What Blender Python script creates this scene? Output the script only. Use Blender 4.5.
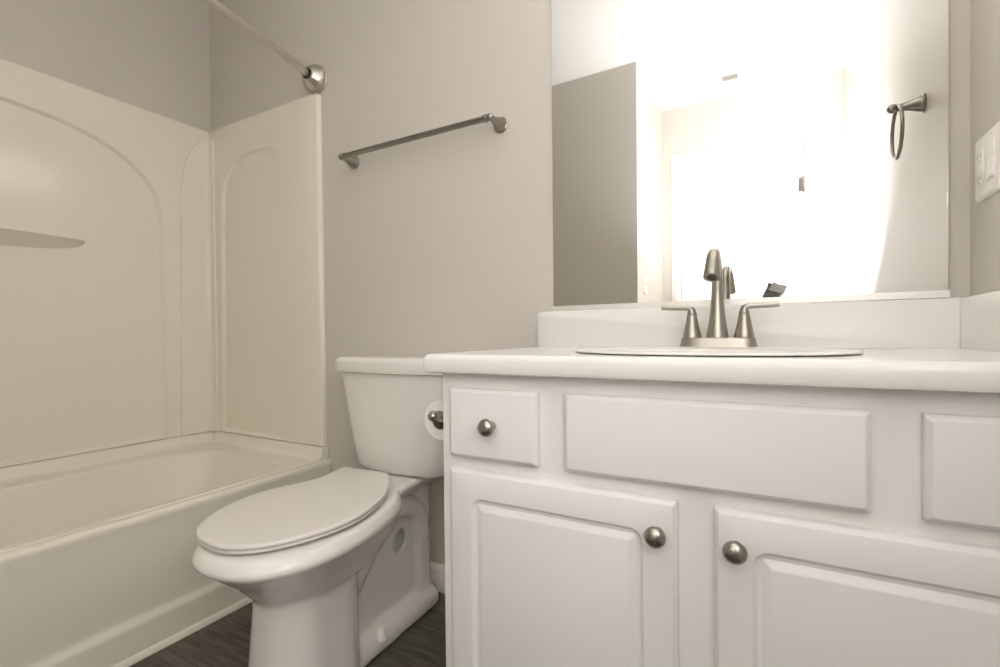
import bpy, bmesh, math
from mathutils import Vector, Matrix

for o in list(bpy.data.objects):
    bpy.data.objects.remove(o)
SC = bpy.context.scene
COL = SC.collection
PI = math.pi
rad = math.radians

# ------------------------------------------------------------------ camera
CAM = Vector((2.22671598, -1.28682129, 0.84565818))
R_ = Vector((0.87218229, 0.48908638, -0.00962105))
U_ = Vector((0.00308294, 0.01417163, 0.99989482))
F_ = Vector((-0.48917128, 0.87212022, -0.01085242))
cam = bpy.data.cameras.new('view_camera')
cam.sensor_width = 36
cam.lens = 17.32
cam.shift_y = 0.0064
cam.clip_start = 0.01
cam_o = bpy.data.objects.new('view_camera', cam)
COL.objects.link(cam_o)
cam_o.matrix_world = Matrix(((R_.x, U_.x, -F_.x, CAM.x), (R_.y, U_.y, -F_.y, CAM.y),
                             (R_.z, U_.z, -F_.z, CAM.z), (0, 0, 0, 1)))
SC.camera = cam_o

# ------------------------------------------------------------------ world, light, exposure
w = bpy.data.worlds.new('World'); SC.world = w
w.use_nodes = True
w.node_tree.nodes['Background'].inputs[0].default_value = (1.0, .95, .87, 1)
w.node_tree.nodes['Background'].inputs[1].default_value = 0.05
SC.view_settings.view_transform = 'Standard'
SC.view_settings.look = 'None'
SC.view_settings.gamma = 1
SC.view_settings.use_curve_mapping = False
SC.view_settings.exposure = 0.55
SC.cycles.diffuse_bounces = 8
SC.cycles.glossy_bounces = 6
SC.cycles.max_bounces = 12
SC.cycles.use_denoising = True
SC.cycles.sample_clamp_indirect = 12

LIGHT_COL = (1.0, 1.0, 1.05)
# the speedlight on the photographer's camera, turned backwards to bounce
FLASH_POS = Vector((2.222, -1.36, 1.06))
FLASH_DIR = Vector((0.40, -0.40, 0.82)).normalized()
fl = bpy.data.lights.new('flash_lamp', 'AREA')
fl.shape = 'RECTANGLE'; fl.size = .07; fl.size_y = .045
fl.energy = 30
fl.color = LIGHT_COL
fl_o = bpy.data.objects.new('flash_lamp', fl)
COL.objects.link(fl_o)
fl_o.location = FLASH_POS
fl_o.rotation_euler = FLASH_DIR.to_track_quat('-Z', 'Y').to_euler()


# ------------------------------------------------------------------ materials
def mat(name, col, rough=.5, metal=0.0, spec=.5, coat=0.0, coat_rough=.05, bump=0.0, bscale=60, detail=3.0, var=0.0, vscale=3.0):
    m = bpy.data.materials.new(name); m.use_nodes = True
    nt = m.node_tree; b = nt.nodes['Principled BSDF']
    b.inputs['Base Color'].default_value = (*col, 1)
    b.inputs['Roughness'].default_value = rough
    b.inputs['Metallic'].default_value = metal
    b.inputs['Specular IOR Level'].default_value = spec
    b.inputs['Coat Weight'].default_value = coat
    b.inputs['Coat Roughness'].default_value = coat_rough
    tc = nt.nodes.new('ShaderNodeTexCoord')
    if var > 0:
        n = nt.nodes.new('ShaderNodeTexNoise'); n.inputs['Scale'].default_value = vscale
        nt.links.new(tc.outputs['Object'], n.inputs['Vector'])
        r = nt.nodes.new('ShaderNodeMapRange')
        r.inputs['To Min'].default_value = 1 - var; r.inputs['To Max'].default_value = 1 + var
        nt.links.new(n.outputs['Fac'], r.inputs['Value'])
        mx = nt.nodes.new('ShaderNodeMix'); mx.data_type = 'RGBA'; mx.blend_type = 'MULTIPLY'
        mx.inputs['Factor'].default_value = 1
        mx.inputs['A'].default_value = (*col, 1)
        nt.links.new(r.outputs['Result'], mx.inputs['B'])
        nt.links.new(mx.outputs['Result'], b.inputs['Base Color'])
    if bump > 0:
        n2 = nt.nodes.new('ShaderNodeTexNoise'); n2.inputs['Scale'].default_value = bscale
        n2.inputs['Detail'].default_value = detail
        nt.links.new(tc.outputs['Object'], n2.inputs['Vector'])
        bp = nt.nodes.new('ShaderNodeBump'); bp.inputs['Strength'].default_value = bump
        bp.inputs['Distance'].default_value = .002
        nt.links.new(n2.outputs['Fac'], bp.inputs['Height'])
        nt.links.new(bp.outputs['Normal'], b.inputs['Normal'])
    return m


M = {}
M['wall'] = mat('greige_wall_paint', (.605, .575, .525), .42, spec=.35, bump=.10, bscale=150)
M['ceiling'] = mat('white_ceiling_paint', (.86, .855, .84), .8, spec=.2, bump=.1, bscale=120)
M['trim'] = mat('white_trim_paint', (.86, .845, .81), .35, spec=.45)
M['acrylic'] = mat('white_tub_acrylic', (.80, .768, .668), .15, spec=.5, var=.012, vscale=2, bump=.12, bscale=9, detail=1)
M['basin'] = mat('satin_tub_floor', (.80, .768, .668), .42, spec=.4)
M['porcelain'] = mat('white_porcelain', (.77, .752, .715), .06, spec=.55, var=.01, vscale=4)
M['seat'] = mat('white_seat_plastic', (.705, .682, .64), .18, spec=.45)
M['cabinet'] = mat('white_cabinet_paint', (.79, .785, .775), .30, spec=.45, bump=.03, bscale=70)
M['counter'] = mat('white_cultured_marble', (.80, .79, .768), .22, spec=.45, var=.01, vscale=6)
M['nickel'] = mat('brushed_nickel', (.64, .61, .55), .30, metal=1, bump=.05, bscale=200)
M['faucet_nickel'] = mat('satin_faucet_nickel', (.44, .415, .37), .36, metal=1, bump=.04, bscale=200)
M['sink'] = mat('white_sink_china', (.79, .775, .745), .3, spec=.4)
M['bar_nickel'] = mat('aged_bar_nickel', (.33, .31, .28), .28, metal=1, bump=.04, bscale=200)
M['nickel_dark'] = mat('satin_nickel_knob', (.40, .375, .34), .26, metal=1, bump=.04, bscale=200)
M['black'] = mat('black_rubber', (.012, .011, .010), .5)
M['plastic'] = mat('white_switch_plastic', (.88, .865, .82), .3, spec=.45)
M['slot'] = mat('grey_slot', (.45, .43, .39), .6)
M['channel'] = mat('pale_aluminium', (.80, .79, .76), .38, metal=.6)
M['dark_slot'] = mat('dark_slot', (.05, .045, .04), .6)
M['paper'] = mat('white_tissue_paper', (.88, .87, .85), .95, spec=.1, bump=.5, bscale=180)
M['card'] = mat('brown_cardboard', (.30, .24, .18), .9, spec=.1, var=.1, vscale=60)
M['camera_black'] = mat('black_camera_body', (.03, .03, .03), .5, bump=.15, bscale=300)
M['lens_glass'] = mat('dark_lens_glass', (.01, .01, .015), .03, spec=.8)
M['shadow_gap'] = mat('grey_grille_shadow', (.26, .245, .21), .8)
M['caulk'] = mat('grey_caulk', (.40, .365, .30), .7)


def mirror_material():
    m = bpy.data.materials.new('silvered_mirror_glass'); m.use_nodes = True
    nt = m.node_tree; b = nt.nodes['Principled BSDF']
    b.inputs['Metallic'].default_value = 1
    b.inputs['Roughness'].default_value = .0
    tc = nt.nodes.new('ShaderNodeTexCoord')
    n = nt.nodes.new('ShaderNodeTexNoise'); n.inputs['Scale'].default_value = 2
    nt.links.new(tc.outputs['Object'], n.inputs['Vector'])
    cr = nt.nodes.new('ShaderNodeValToRGB')
    cr.color_ramp.elements[0].color = (.80, .795, .765, 1); cr.color_ramp.elements[1].color = (.815, .81, .78, 1)
    nt.links.new(n.outputs['Fac'], cr.inputs['Fac'])
    nt.links.new(cr.outputs['Color'], b.inputs['Base Color'])
    return m


M['mirror'] = mirror_material()


def floor_material():
    m = bpy.data.materials.new('dark_plank_floor'); m.use_nodes = True
    nt = m.node_tree; b = nt.nodes['Principled BSDF']
    L = nt.links.new
    tc = nt.nodes.new('ShaderNodeTexCoord')
    br = nt.nodes.new('ShaderNodeTexBrick')
    br.inputs['Scale'].default_value = 1
    br.inputs['Brick Width'].default_value = 1.2
    br.inputs['Row Height'].default_value = .15
    br.inputs['Mortar Size'].default_value = .0012
    br.inputs['Color1'].default_value = (.105, .093, .079, 1)
    br.inputs['Color2'].default_value = (.080, .070, .060, 1)
    br.inputs['Mortar'].default_value = (.02, .017, .014, 1)
    br.offset = .37
    L(tc.outputs['Object'], br.inputs['Vector'])
    mp = nt.nodes.new('ShaderNodeMapping'); mp.inputs['Scale'].default_value = (2.2, 16, 1)
    L(tc.outputs['Object'], mp.inputs['Vector'])
    n = nt.nodes.new('ShaderNodeTexNoise'); n.inputs['Scale'].default_value = 2.2
    n.inputs['Detail'].default_value = 6; n.inputs['Distortion'].default_value = 1.6
    L(mp.outputs['Vector'], n.inputs['Vector'])
    cr = nt.nodes.new('ShaderNodeValToRGB')
    cr.color_ramp.elements[0].position = .32; cr.color_ramp.elements[0].color = (.55, .54, .53, 1)
    cr.color_ramp.elements[1].position = .68; cr.color_ramp.elements[1].color = (1.5, 1.48, 1.45, 1)
    L(n.outputs['Fac'], cr.inputs['Fac'])
    mx = nt.nodes.new('ShaderNodeMix'); mx.data_type = 'RGBA'; mx.blend_type = 'MULTIPLY'
    mx.inputs['Factor'].default_value = 1
    L(br.outputs['Color'], mx.inputs['A']); L(cr.outputs['Color'], mx.inputs['B'])
    L(mx.outputs['Result'], b.inputs['Base Color'])
    b.inputs['Roughness'].default_value = .42
    bp = nt.nodes.new('ShaderNodeBump'); bp.inputs['Strength'].default_value = .15
    bp.inputs['Distance'].default_value = .002
    L(n.outputs['Fac'], bp.inputs['Height']); L(bp.outputs['Normal'], b.inputs['Normal'])
    return m


M['floor'] = floor_material()


def speckled_material():
    m = bpy.data.materials.new('speckled_flash_diffuser'); m.use_nodes = True
    nt = m.node_tree; b = nt.nodes['Principled BSDF']
    tc = nt.nodes.new('ShaderNodeTexCoord')
    v = nt.nodes.new('ShaderNodeTexVoronoi'); v.inputs['Scale'].default_value = 130
    nt.links.new(tc.outputs['Object'], v.inputs['Vector'])
    cr = nt.nodes.new('ShaderNodeValToRGB')
    cr.color_ramp.elements[0].position = .18; cr.color_ramp.elements[0].color = (.6, .6, .58, 1)
    cr.color_ramp.elements[1].position = .32; cr.color_ramp.elements[1].color = (.10, .10, .10, 1)
    nt.links.new(v.outputs['Distance'], cr.inputs['Fac'])
    nt.links.new(cr.outputs['Color'], b.inputs['Base Color'])
    b.inputs['Roughness'].default_value = .3
    return m


M['speckle'] = speckled_material()
M['flash_grey'] = mat('grey_flash_plastic', (.30, .30, .29), .4)


# ------------------------------------------------------------------ helpers
def thing(name, label, cat, loc, group=None):
    o = bpy.data.objects.new(name, None); COL.objects.link(o)
    o.location = loc; o.empty_display_size = .05
    o['label'] = label; o['category'] = cat
    if group: o['group'] = group
    return o


def root_loc(o):
    while o.parent: o = o.parent
    return o.location.copy()


def obj(name, bm, m, parent=None, loc=None, smooth=40, label=None, cat=None, kind=None, group=None):
    """link a bmesh given in world coordinates as one mesh object"""
    if parent is not None: off = root_loc(parent)
    else: off = Vector(loc) if loc is not None else Vector((0, 0, 0))
    bmesh.ops.transform(bm, matrix=Matrix.Translation(-off), verts=bm.verts)
    bmesh.ops.recalc_face_normals(bm, faces=bm.faces)
    me = bpy.data.meshes.new(name); bm.to_mesh(me); bm.free()
    if smooth:
        for p in me.polygons: p.use_smooth = True
        me.set_sharp_from_angle(angle=rad(smooth))
    me.materials.append(m)
    o = bpy.data.objects.new(name, me); COL.objects.link(o)
    if parent is not None: o.parent = parent
    else: o.location = off
    if label: o['label'] = label
    if cat: o['category'] = cat
    if kind: o['kind'] = kind
    if group: o['group'] = group
    return o


def add_box(bm, x0, x1, y0, y1, z0, z1, bevel=0.0, seg=2, mtx=None):
    t = bmesh.new()
    bmesh.ops.create_cube(t, size=1)
    for v in t.verts:
        v.co = Vector((x0 + (v.co.x + .5) * (x1 - x0), y0 + (v.co.y + .5) * (y1 - y0), z0 + (v.co.z + .5) * (z1 - z0)))
    if bevel > 0:
        bmesh.ops.bevel(t, geom=t.edges[:], offset=bevel, segments=seg, profile=.5, affect='EDGES')
    merge(bm, t, mtx)


def merge(bm, t, mtx=None):
    if mtx is not None: bmesh.ops.transform(t, matrix=mtx, verts=t.verts)
    mp = {v: bm.verts.new(v.co) for v in t.verts}
    for f in t.faces:
        try: bm.faces.new([mp[v] for v in f.verts])
        except ValueError: pass
    t.free()


def box(*a, **k):
    bm = bmesh.new(); add_box(bm, *a, **k); return bm


def loft(bm, rings, cap0=True, cap1=True, closed=True):
    vs = [[bm.verts.new(Vector(p)) for p in r] for r in rings]
    n = len(vs[0])
    for a, b in zip(vs[:-1], vs[1:]):
        for i in range(n if closed else n - 1):
            j = (i + 1) % n
            bm.faces.new((a[i], a[j], b[j], b[i]))
    if cap0: bm.faces.new(vs[0][::-1])
    if cap1: bm.faces.new(vs[-1])
    return vs


def axis_matrix(p, d):
    z = Vector(d).normalized()
    q = z.to_track_quat('Z', 'Y')
    return Matrix.Translation(Vector(p)) @ q.to_matrix().to_4x4()


def lathe(bm, prof, p, d, n=32, cap0=True, cap1=True):
    """prof: (radius, distance along d from p)"""
    mt = axis_matrix(p, d)
    rings = [[mt @ Vector((r * math.cos(2 * PI * i / n), r * math.sin(2 * PI * i / n), h)) for i in range(n)] for r, h in prof]
    loft(bm, rings, cap0, cap1)


def tube(bm, pts, r, n=16, cap=True, sx=1.0, up=None):
    """swept tube; r is a radius or a list of radii, or list of (rx, ry)"""
    pts = [Vector(p) for p in pts]
    rs = r if isinstance(r, (list, tuple)) else [r] * len(pts)
    tang = []
    for i in range(len(pts)):
        a = pts[max(i - 1, 0)]; b = pts[min(i + 1, len(pts) - 1)]
        tang.append((b - a).normalized())
    nrm = Vector(up) if up is not None else tang[0].orthogonal()
    rings = []
    for i, p in enumerate(pts):
        t = tang[i]
        nrm = (nrm - t * nrm.dot(t)).normalized()
        bn = t.cross(nrm)
        ra, rb = rs[i] if isinstance(rs[i], (list, tuple)) else (rs[i] * sx, rs[i])
        rings.append([p + nrm * (math.cos(2 * PI * k / n) * ra) + bn * (math.sin(2 * PI * k / n) * rb) for k in range(n)])
    loft(bm, rings, cap, cap)


def torus(bm, c, axis, R, r, n=48, k=12):
    mt = axis_matrix(c, axis)
    vs = []
    for i in range(n):
        a = 2 * PI * i / n
        vs.append([bm.verts.new(mt @ Vector(((R + r * math.cos(2 * PI * j / k)) * math.cos(a), (R + r * math.cos(2 * PI * j / k)) * math.sin(a), r * math.sin(2 * PI * j / k)))) for j in range(k)])
    for i in range(n):
        for j in range(k):
            bm.faces.new((vs[i][j], vs[(i + 1) % n][j], vs[(i + 1) % n][(j + 1) % k], vs[i][(j + 1) % k]))


def catmull(pts, n=8):
    pts = [Vector(p) for p in pts]
    out = []
    for i in range(len(pts) - 1):
        p0 = pts[max(i - 1, 0)]; p1 = pts[i]; p2 = pts[i + 1]; p3 = pts[min(i + 2, len(pts) - 1)]
        for k in range(n):
            t = k / n
            out.append(.5 * ((2 * p1) + (p2 - p0) * t + (2 * p0 - 5 * p1 + 4 * p2 - p3) * t * t + (3 * p1 - p0 - 3 * p2 + p3) * t ** 3))
    out.append(pts[-1])
    return out


def rrect(x0, x1, y0, y1, r, k=6):
    """rounded rectangle outline, counter-clockwise, 4*(k+1) points"""
    r = max(min(r, (x1 - x0) / 2 - 1e-5, (y1 - y0) / 2 - 1e-5), 1e-5)
    out = []
    for cx, cy, a0 in ((x1 - r, y1 - r, 0), (x0 + r, y1 - r, PI / 2), (x0 + r, y0 + r, PI), (x1 - r, y0 + r, 3 * PI / 2)):
        for i in range(k + 1):
            a = a0 + PI / 2 * i / k
            out.append((cx + r * math.cos(a), cy + r * math.sin(a)))
    return out


def superell(cx, cy, a, b, e, n=96):
    out = []
    for i in range(n):
        t = 2 * PI * i / n
        c, s = math.cos(t), math.sin(t)
        out.append((cx + a * math.copysign(abs(c) ** (2 / e), c), cy + b * math.copysign(abs(s) ** (2 / e), s)))
    return out


def sweep_profile(bm, prof, f):
    """prof: closed 2d outline; f(s, (u, v)) -> point; s in the two ends"""
    loft(bm, [[f(0, p) for p in prof], [f(1, p) for p in prof]])


# ------------------------------------------------------------------ the setting
XR, YF, ZC = 2.573, -2.268, 2.415
YW, XW = -1.548, 1.532
S_ = dict(kind='structure', smooth=0)
obj('floor', box(0, XR, YF, 0, -.05, 0), M['floor'], **S_)
obj('ceiling', box(-.1, XR + .1, YF - .1, .1, ZC, ZC + .06), M['ceiling'], **S_)
obj('wall_left', box(-.1, 0, YF - .1, .1, -.05, ZC), M['wall'], **S_)
obj('wall_back', box(0, XR, 0, .1, -.05, ZC), M['wall'], **S_)
obj('wall_right', box(XR, XR + .1, YF - .1, .1, -.05, ZC), M['wall'], **S_)
# block between the tub end and the door alcove
obj('wall_front', box(0, XW, YF, YW, 0, ZC), M['wall'], **S_)
# far wall with the door opening
DX0, DX1, DZ = 1.650, 2.375, 2.031
bm = bmesh.new()
add_box(bm, 0, DX0 - .012, YF - .1, YF, 0, ZC)
add_box(bm, DX1 + .012, XR, YF - .1, YF, 0, ZC)
add_box(bm, DX0 - .012, DX1 + .012, YF - .1, YF, DZ + .012, ZC)
obj('wall_far', bm, M['wall'], **S_)


def casing_profile():
    return [(0, 0), (0, .012), (.006, .016), (.02, .017), (.045, .011), (.055, .008), (.058, .004), (.058, 0)]


bm = bmesh.new()
pr = casing_profile()
# left leg, right leg, head (profile u runs outwards from the opening)
for sgn, x in ((-1, DX0 - .006), (1, DX1 + .006)):
    loft(bm, [[(x + sgn * u, YF + v, 0) for u, v in pr], [(x + sgn * u, YF + v, DZ + .006 + u) for u, v in pr]])
loft(bm, [[(DX0 - .006 - u, YF + v, DZ + .006 + u) for u, v in pr], [(DX1 + .006 + u, YF + v, DZ + .006 + u) for u, v in pr]])
add_box(bm, DX0 - .012, DX0, YF - .1, YF + .001, 0, DZ + .012)
add_box(bm, DX1, DX1 + .012, YF - .1, YF + .001, 0, DZ + .012)
add_box(bm, DX0, DX1, YF - .1, YF + .001, DZ, DZ + .012)
obj('trim_1', bm, M['trim'], kind='structure', smooth=30)


def panel_slab(bm, x0, x1, z0, z1, y, yback, rings, k=5):
    """slab whose front (towards -y unless sign flips) is a set of rounded-rect rings: (inset, depth, radius)"""
    out = []
    def ring(ins, yy, r): return [(px, yy, pz) for px, pz in rrect(x0 + ins, x1 - ins, z0 + ins, z1 - ins, r, k)]
    out.append(ring(0, yback, .001))
    for ins, dep, r in rings: out.append(ring(ins, y + dep, r))
    loft(bm, out)


# the door itself, two raised panels
bm = bmesh.new()
add_box(bm, DX0 + .003, DX1 - .003, YF - .045, YF - .008, .008, DZ - .003, bevel=.002)
for z0, z1 in ((.22, .92), (1.08, 1.88)):
    panel_slab(bm, DX0 + .11, DX1 - .11, z0, z1, YF - .008, YF - .02, [(0, .0, .004), (.012, .005, .004), (.03, .001, .004), (.05, .004, .004)])
door = obj('door_1', bm, M['trim'], kind='structure', smooth=30)
for zz in (.25, 1.02, 1.763):
    bm = bmesh.new()
    lathe(bm, [(.004, -.006), (.007, -.003), (.007, .088), (.004, .092)], (DX1 - .002, YF - .001, zz - .044), (0, 0, 1), 14)
    add_box(bm, DX1 - .03, DX1 - .002, YF - .009, YF - .007, zz - .044, zz + .044)
    obj('hinge', bm, M['nickel_dark'], parent=door)
bm = bmesh.new()
lathe(bm, [(.03, 0), (.03, .006), (.012, .012), (.011, .03), (.022, .036), (.027, .048), (.024, .06), (.012, .066)], (DX0 + .065, YF - .008, .95), (0, 1, 0), 24)
obj('door_knob', bm, M['nickel'], parent=door)


def base_profile(h=.086, d=.014):
    return [(0, 0), (d, 0), (d, h * .62), (d * .8, h * .70), (d * .85, h * .76), (d * .5, h * .88), (d * .25, h * .95), (0, h)]


bp = base_profile()
bm = bmesh.new(); sweep_profile(bm, bp, lambda s, p: ((.782, 1.672)[s], -p[0], p[1]))
obj('baseboard_back', bm, M['trim'], kind='structure', smooth=25)
bm = bmesh.new(); sweep_profile(bm, bp, lambda s, p: (XR - p[0], (-.60, YF + .001)[s], p[1]))
obj('baseboard_right', bm, M['trim'], kind='structure', smooth=25)
bm = bmesh.new(); sweep_profile(bm, bp, lambda s, p: ((.79, XW)[s], YW + p[0], p[1]))
obj('baseboard_front', bm, M['trim'], kind='structure', smooth=25)

# ------------------------------------------------------------------ ceiling vent seen in the mirror
vent = thing('ceiling_vent', 'white louvred ceiling vent, reflected in the mirror, with a dark centre slot', 'vent', (1.98, -2.016, ZC))
bm = bmesh.new()
x0, x1, y0, y1 = 1.852, 2.108, -2.065, -1.967
loft(bm, [[(x, y, ZC) for x, y in rrect(x0, x1, y0, y1, .004)],
          [(x, y, ZC - .006) for x, y in rrect(x0 + .003, x1 - .003, y0 + .003, y1 - .003, .004)],
          [(x, y, ZC - .007) for x, y in rrect(x0 + .012, x1 - .012, y0 + .012, y1 - .012, .002)],
          [(x, y, ZC - .002) for x, y in rrect(x0 + .014, x1 - .014, y0 + .014, y1 - .014, .002)]])
obj('frame', bm, M['trim'], parent=vent, smooth=30)
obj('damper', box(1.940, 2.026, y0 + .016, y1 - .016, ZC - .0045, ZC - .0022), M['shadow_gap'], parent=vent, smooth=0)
for i in range(18):
    xx = x0 + .02 + i * (x1 - x0 - .04) / 17
    if 1.936 < xx < 2.030: continue
    obj('louvre', box(xx - .0015, xx + .0015, y0 + .014, y1 - .014, ZC - .0068, ZC - .0022), M['trim'], parent=vent, smooth=0)

# ------------------------------------------------------------------ electrical plates
def plate_bm(origin, ux, uy, un, wdt, hgt):
    """wall plate: origin on the wall at its lower-left corner"""
    o, ux, uy, un = Vector(origin), Vector(ux), Vector(uy), Vector(un)
    bm = bmesh.new()
    loft(bm, [[o + ux * a + uy * b + un * dpt for a, b in rrect(ins, wdt - ins, ins, hgt - ins, r, 5)] for ins, dpt, r in
              ((0, 0, .006), (0, .002, .006), (.003, .005, .005), (.006, .006, .004))])
    return bm


def plate_box(bm, origin, ux, uy, un, a0, a1, b0, b1, n0, n1, bev=.001):
    o, ux, uy, un = Vector(origin), Vector(ux), Vector(uy), Vector(un)
    mt = Matrix(((ux.x, uy.x, un.x, o.x), (ux.y, uy.y, un.y, o.y), (ux.z, uy.z, un.z, o.z), (0, 0, 0, 1)))
    add_box(bm, a0, a1, b0, b1, n0, n1, bevel=bev, mtx=mt)


# two-gang plate on the right wall
po, pu, pz, pn = (XR, -.042, 1.086), (0, -1, 0), (0, 0, 1), (-1, 0, 0)
sw = thing('switch_plate', 'white two-gang plate with socket and rocker switch on the right wall', 'switch', (XR, -.104, 1.088))
obj('plate', plate_bm(po, pu, pz, pn, .112, .117), M['plastic'], parent=sw, smooth=30)
bm = bmesh.new(); plate_box(bm, po, pu, pz, pn, .018, .051, .025, .092, .004, .0085)
soc = obj('socket', bm, M['plastic'], parent=sw, smooth=30)
for zz in (.031, .072):
    for a_, b_, c_, d_ in ((.027, .0295, .004, .013), (.040, .0425, .004, .011), (.033, .037, -.003, .0)):
        bm = bmesh.new(); plate_box(bm, po, pu, pz, pn, a_, b_, zz + c_, zz + d_, .0075, .0088, 0)
        obj('slot', bm, M['slot'], parent=soc, smooth=0)
for aa in (.022, .037):
    bm = bmesh.new(); plate_box(bm, po, pu, pz, pn, aa, aa + .011, .0545, .0615, .0075, .0098, .0006)
    obj('test_button', bm, M['trim'], parent=soc, smooth=30)
bm = bmesh.new()
plate_box(bm, po, pu, pz, pn, .064, .098, .025, .092, .004, .0075)
plate_box(bm, po, pu, pz, pn, .066, .096, .028, .060, .006, .0105, .0015)
plate_box(bm, po, pu, pz, pn, .066, .096, .057, .089, .006, .0085, .0015)
obj('rocker', bm, M['plastic'], parent=sw, smooth=30)
for aa in (.0345, .081):
    for bb in (.010, .107):
        bm = bmesh.new()
        lathe(bm, [(.003, .004), (.003, .0066), (.0015, .0074)], Vector(po) + Vector(pu) * aa + Vector(pz) * bb, pn, 12)
        obj('screw', bm, M['plastic'], parent=sw)

po, pu, pz, pn = (XW, -1.692, 1.083), (0, -1, 0), (0, 0, 1), (1, 0, 0)
sw2 = thing('light_switch', 'white single light switch seen in the mirror, on the short wall beside the door', 'switch', (XW, -1.727, 1.083))
obj('plate', plate_bm(po, pu, pz, pn, .071, .115), M['plastic'], parent=sw2, smooth=30)
bm = bmesh.new(); plate_box(bm, po, pu, pz, pn, .029, .042, .044, .071, .004, .0075)
plate_box(bm, po, pu, pz, pn, .031, .040, .056, .068, .006, .016, .001)
obj('toggle', bm, M['plastic'], parent=sw2, smooth=30)

# ------------------------------------------------------------------ mirror
mir = thing('wall_mirror', 'large frameless wall mirror above the white backsplash', 'mirror', (2.11, 0, .915))
MX0, MX1, MZ0, MZ1 = 1.685, 2.538, .921, 2.02
mtm = Matrix.Translation((MX0, -.005, 0)) @ Matrix.Rotation(rad(-.5), 4, 'Z') @ Matrix.Translation((-MX0, .005, 0))
obj('glass', box(MX0, MX1, -.005, -.001, MZ0, MZ1, bevel=.0008, seg=1, mtx=mtm), M['mirror'], parent=mir, smooth=0)
bm = bmesh.new()
add_box(bm, MX0, MX1, -.010, 0, .9108, .9195, mtx=mtm)
add_box(bm, MX0, MX1, -.0125, -.0058, .9108, .9255, mtx=mtm)
obj('channel', bm, M['channel'], parent=mir, smooth=0, label='thin metal channel under the glass')

# ------------------------------------------------------------------ bathtub
tub = thing('bathtub', 'long white alcove bathtub with stepped apron below the wall surround', 'bathtub', (.39, -.78, 0))
ZD = .375           # rim deck
ty0, ty1 = -1.555, -.004
cx, cy = .385, (ty0 + ty1) / 2
N = 128
def ring3(a, b, e, z, ox=0, oy=0): return [(x, y, z) for x, y in superell(cx + ox, cy + oy, a, b, e, N)]
hb = (ty1 - ty0) / 2
ia, ib, iox = .300, .664, .033       # the basin opening
bm = bmesh.new()
rings = [ring3(.378, hb, 60, ZD), ring3(ia + .014, ib + .014, 4.6, ZD, iox)]
for k in range(1, 6):                # rolled edge into the basin
    a = PI / 2 * k / 5
    rings.append(ring3(ia + .014 - .014 * math.sin(a), ib + .014 - .014 * math.sin(a), 4.6, ZD - .014 * (1 - math.cos(a)), iox))
for z, fa, fb, e in ((.30, .975, .97, 4.4), (.20, .93, .92, 4.2), (.13, .88, .87, 4), (.095, .82, .83, 3.8), (.08, .74, .77, 3.6), (.075, .55, .6, 3)):
    rings.append(ring3(ia * fa, ib * fb, e, z, iox))
loft(bm, rings, cap0=False, cap1=True)
obj('basin', bm, M['basin'], parent=tub, smooth=50)
# upstand along the two walls, with a cove into the deck
bm = bmesh.new()
ZJ = .424
fl_pr = [(.0, .07), (.0, ZJ), (.022, ZJ), (.0265, ZJ - .004), (.028, .40), (.032, .388), (.041, .379), (.052, .3752), (.052, .36), (.02, .35)]
loft(bm, [[(.001 + u, ty0, v) for u, v in fl_pr], [(.001 + u, -.001 - u, v) for u, v in fl_pr], [(.741, -.001 - u, v) for u, v in fl_pr]])
obj('upstand', bm, M['acrylic'], parent=tub, smooth=50)
# apron, one profile swept along the tub, slightly bowed like moulded acrylic
ap = [(.70, .372), (.742, .3755), (.754, .3758), (.759, .3735), (.7625, .368), (.763, .361), (.762, .353), (.7605, .345),
      (.759, .30), (.7555, .20), (.749, .125), (.7485, .112), (.7498, .106), (.7615, .0955), (.7645, .0905), (.7648, .084), (.764, .040), (.764, .0), (.70, 0)]
bm = bmesh.new()
rings = []
for i in range(13):
    s = i / 12
    bow = .016 * (1 - (2 * s - 1) ** 2)
    rings.append([(u + (bow if u > .74 else 0) * (1 if v > .10 else .6), ty1 + (ty0 - ty1) * s, v) for u, v in ap])
loft(bm, rings)
obj('apron', bm, M['acrylic'], parent=tub, smooth=35)
bm = bmesh.new()
qr = [(0, 0)] + [(.011 * math.cos(a * PI / 12), .017 * math.sin(a * PI / 12)) for a in range(7)]
loft(bm, [[(.764 + p[0] + .0096 * (1 - (2 * k / 12 - 1) ** 2), -.001 + (YW + .001) * k / 12, p[1]) for p in qr] for k in range(13)])
obj('trim_2', bm, M['acrylic'], kind='structure', smooth=40)

# ------------------------------------------------------------------ shower surround
sur = thing('shower_surround', 'white moulded shower wall surround with arched recesses above the tub', 'shower surround', (.03, -.78, ZJ))
ZS = 1.769
TH = .026


def recess_panel(bm, outer, holes, put, depth_front, depth_back):
    """flat plate with recessed arches. outer/holes are 2d loops; put(u, v, d) maps to the world (d = distance from wall)."""
    edges = []
    def loopverts(pts, d):
        return [bm.verts.new(put(u, v, d)) for u, v in pts]
    ov = loopverts(outer, depth_front)
    for i in range(len(ov)): edges.append(bm.edges.new((ov[i], ov[(i + 1) % len(ov)])))
    for hl in holes:
        prev = loopverts(hl['pts'][0], depth_front)
        for i in range(len(prev)): edges.append(bm.edges.new((prev[i], prev[(i + 1) % len(prev)])))
        for pts, d in zip(hl['pts'][1:], hl['d'][1:]):
            cur = loopverts(pts, d)
            for i in range(len(cur)):
                j = (i + 1) % len(cur)
                bm.faces.new((prev[i], prev[j], cur[j], cur[i]))
            prev = cur
        bm.faces.new(prev)
    bmesh.ops.triangle_fill(bm, edges=edges, use_beauty=True)
    bv = loopverts(outer, depth_back)
    for i in range(len(ov)):
        j = (i + 1) % len(ov)
        bm.faces.new((ov[i], bv[i], bv[j], ov[j]))
    bm.faces.new(bv)


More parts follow.
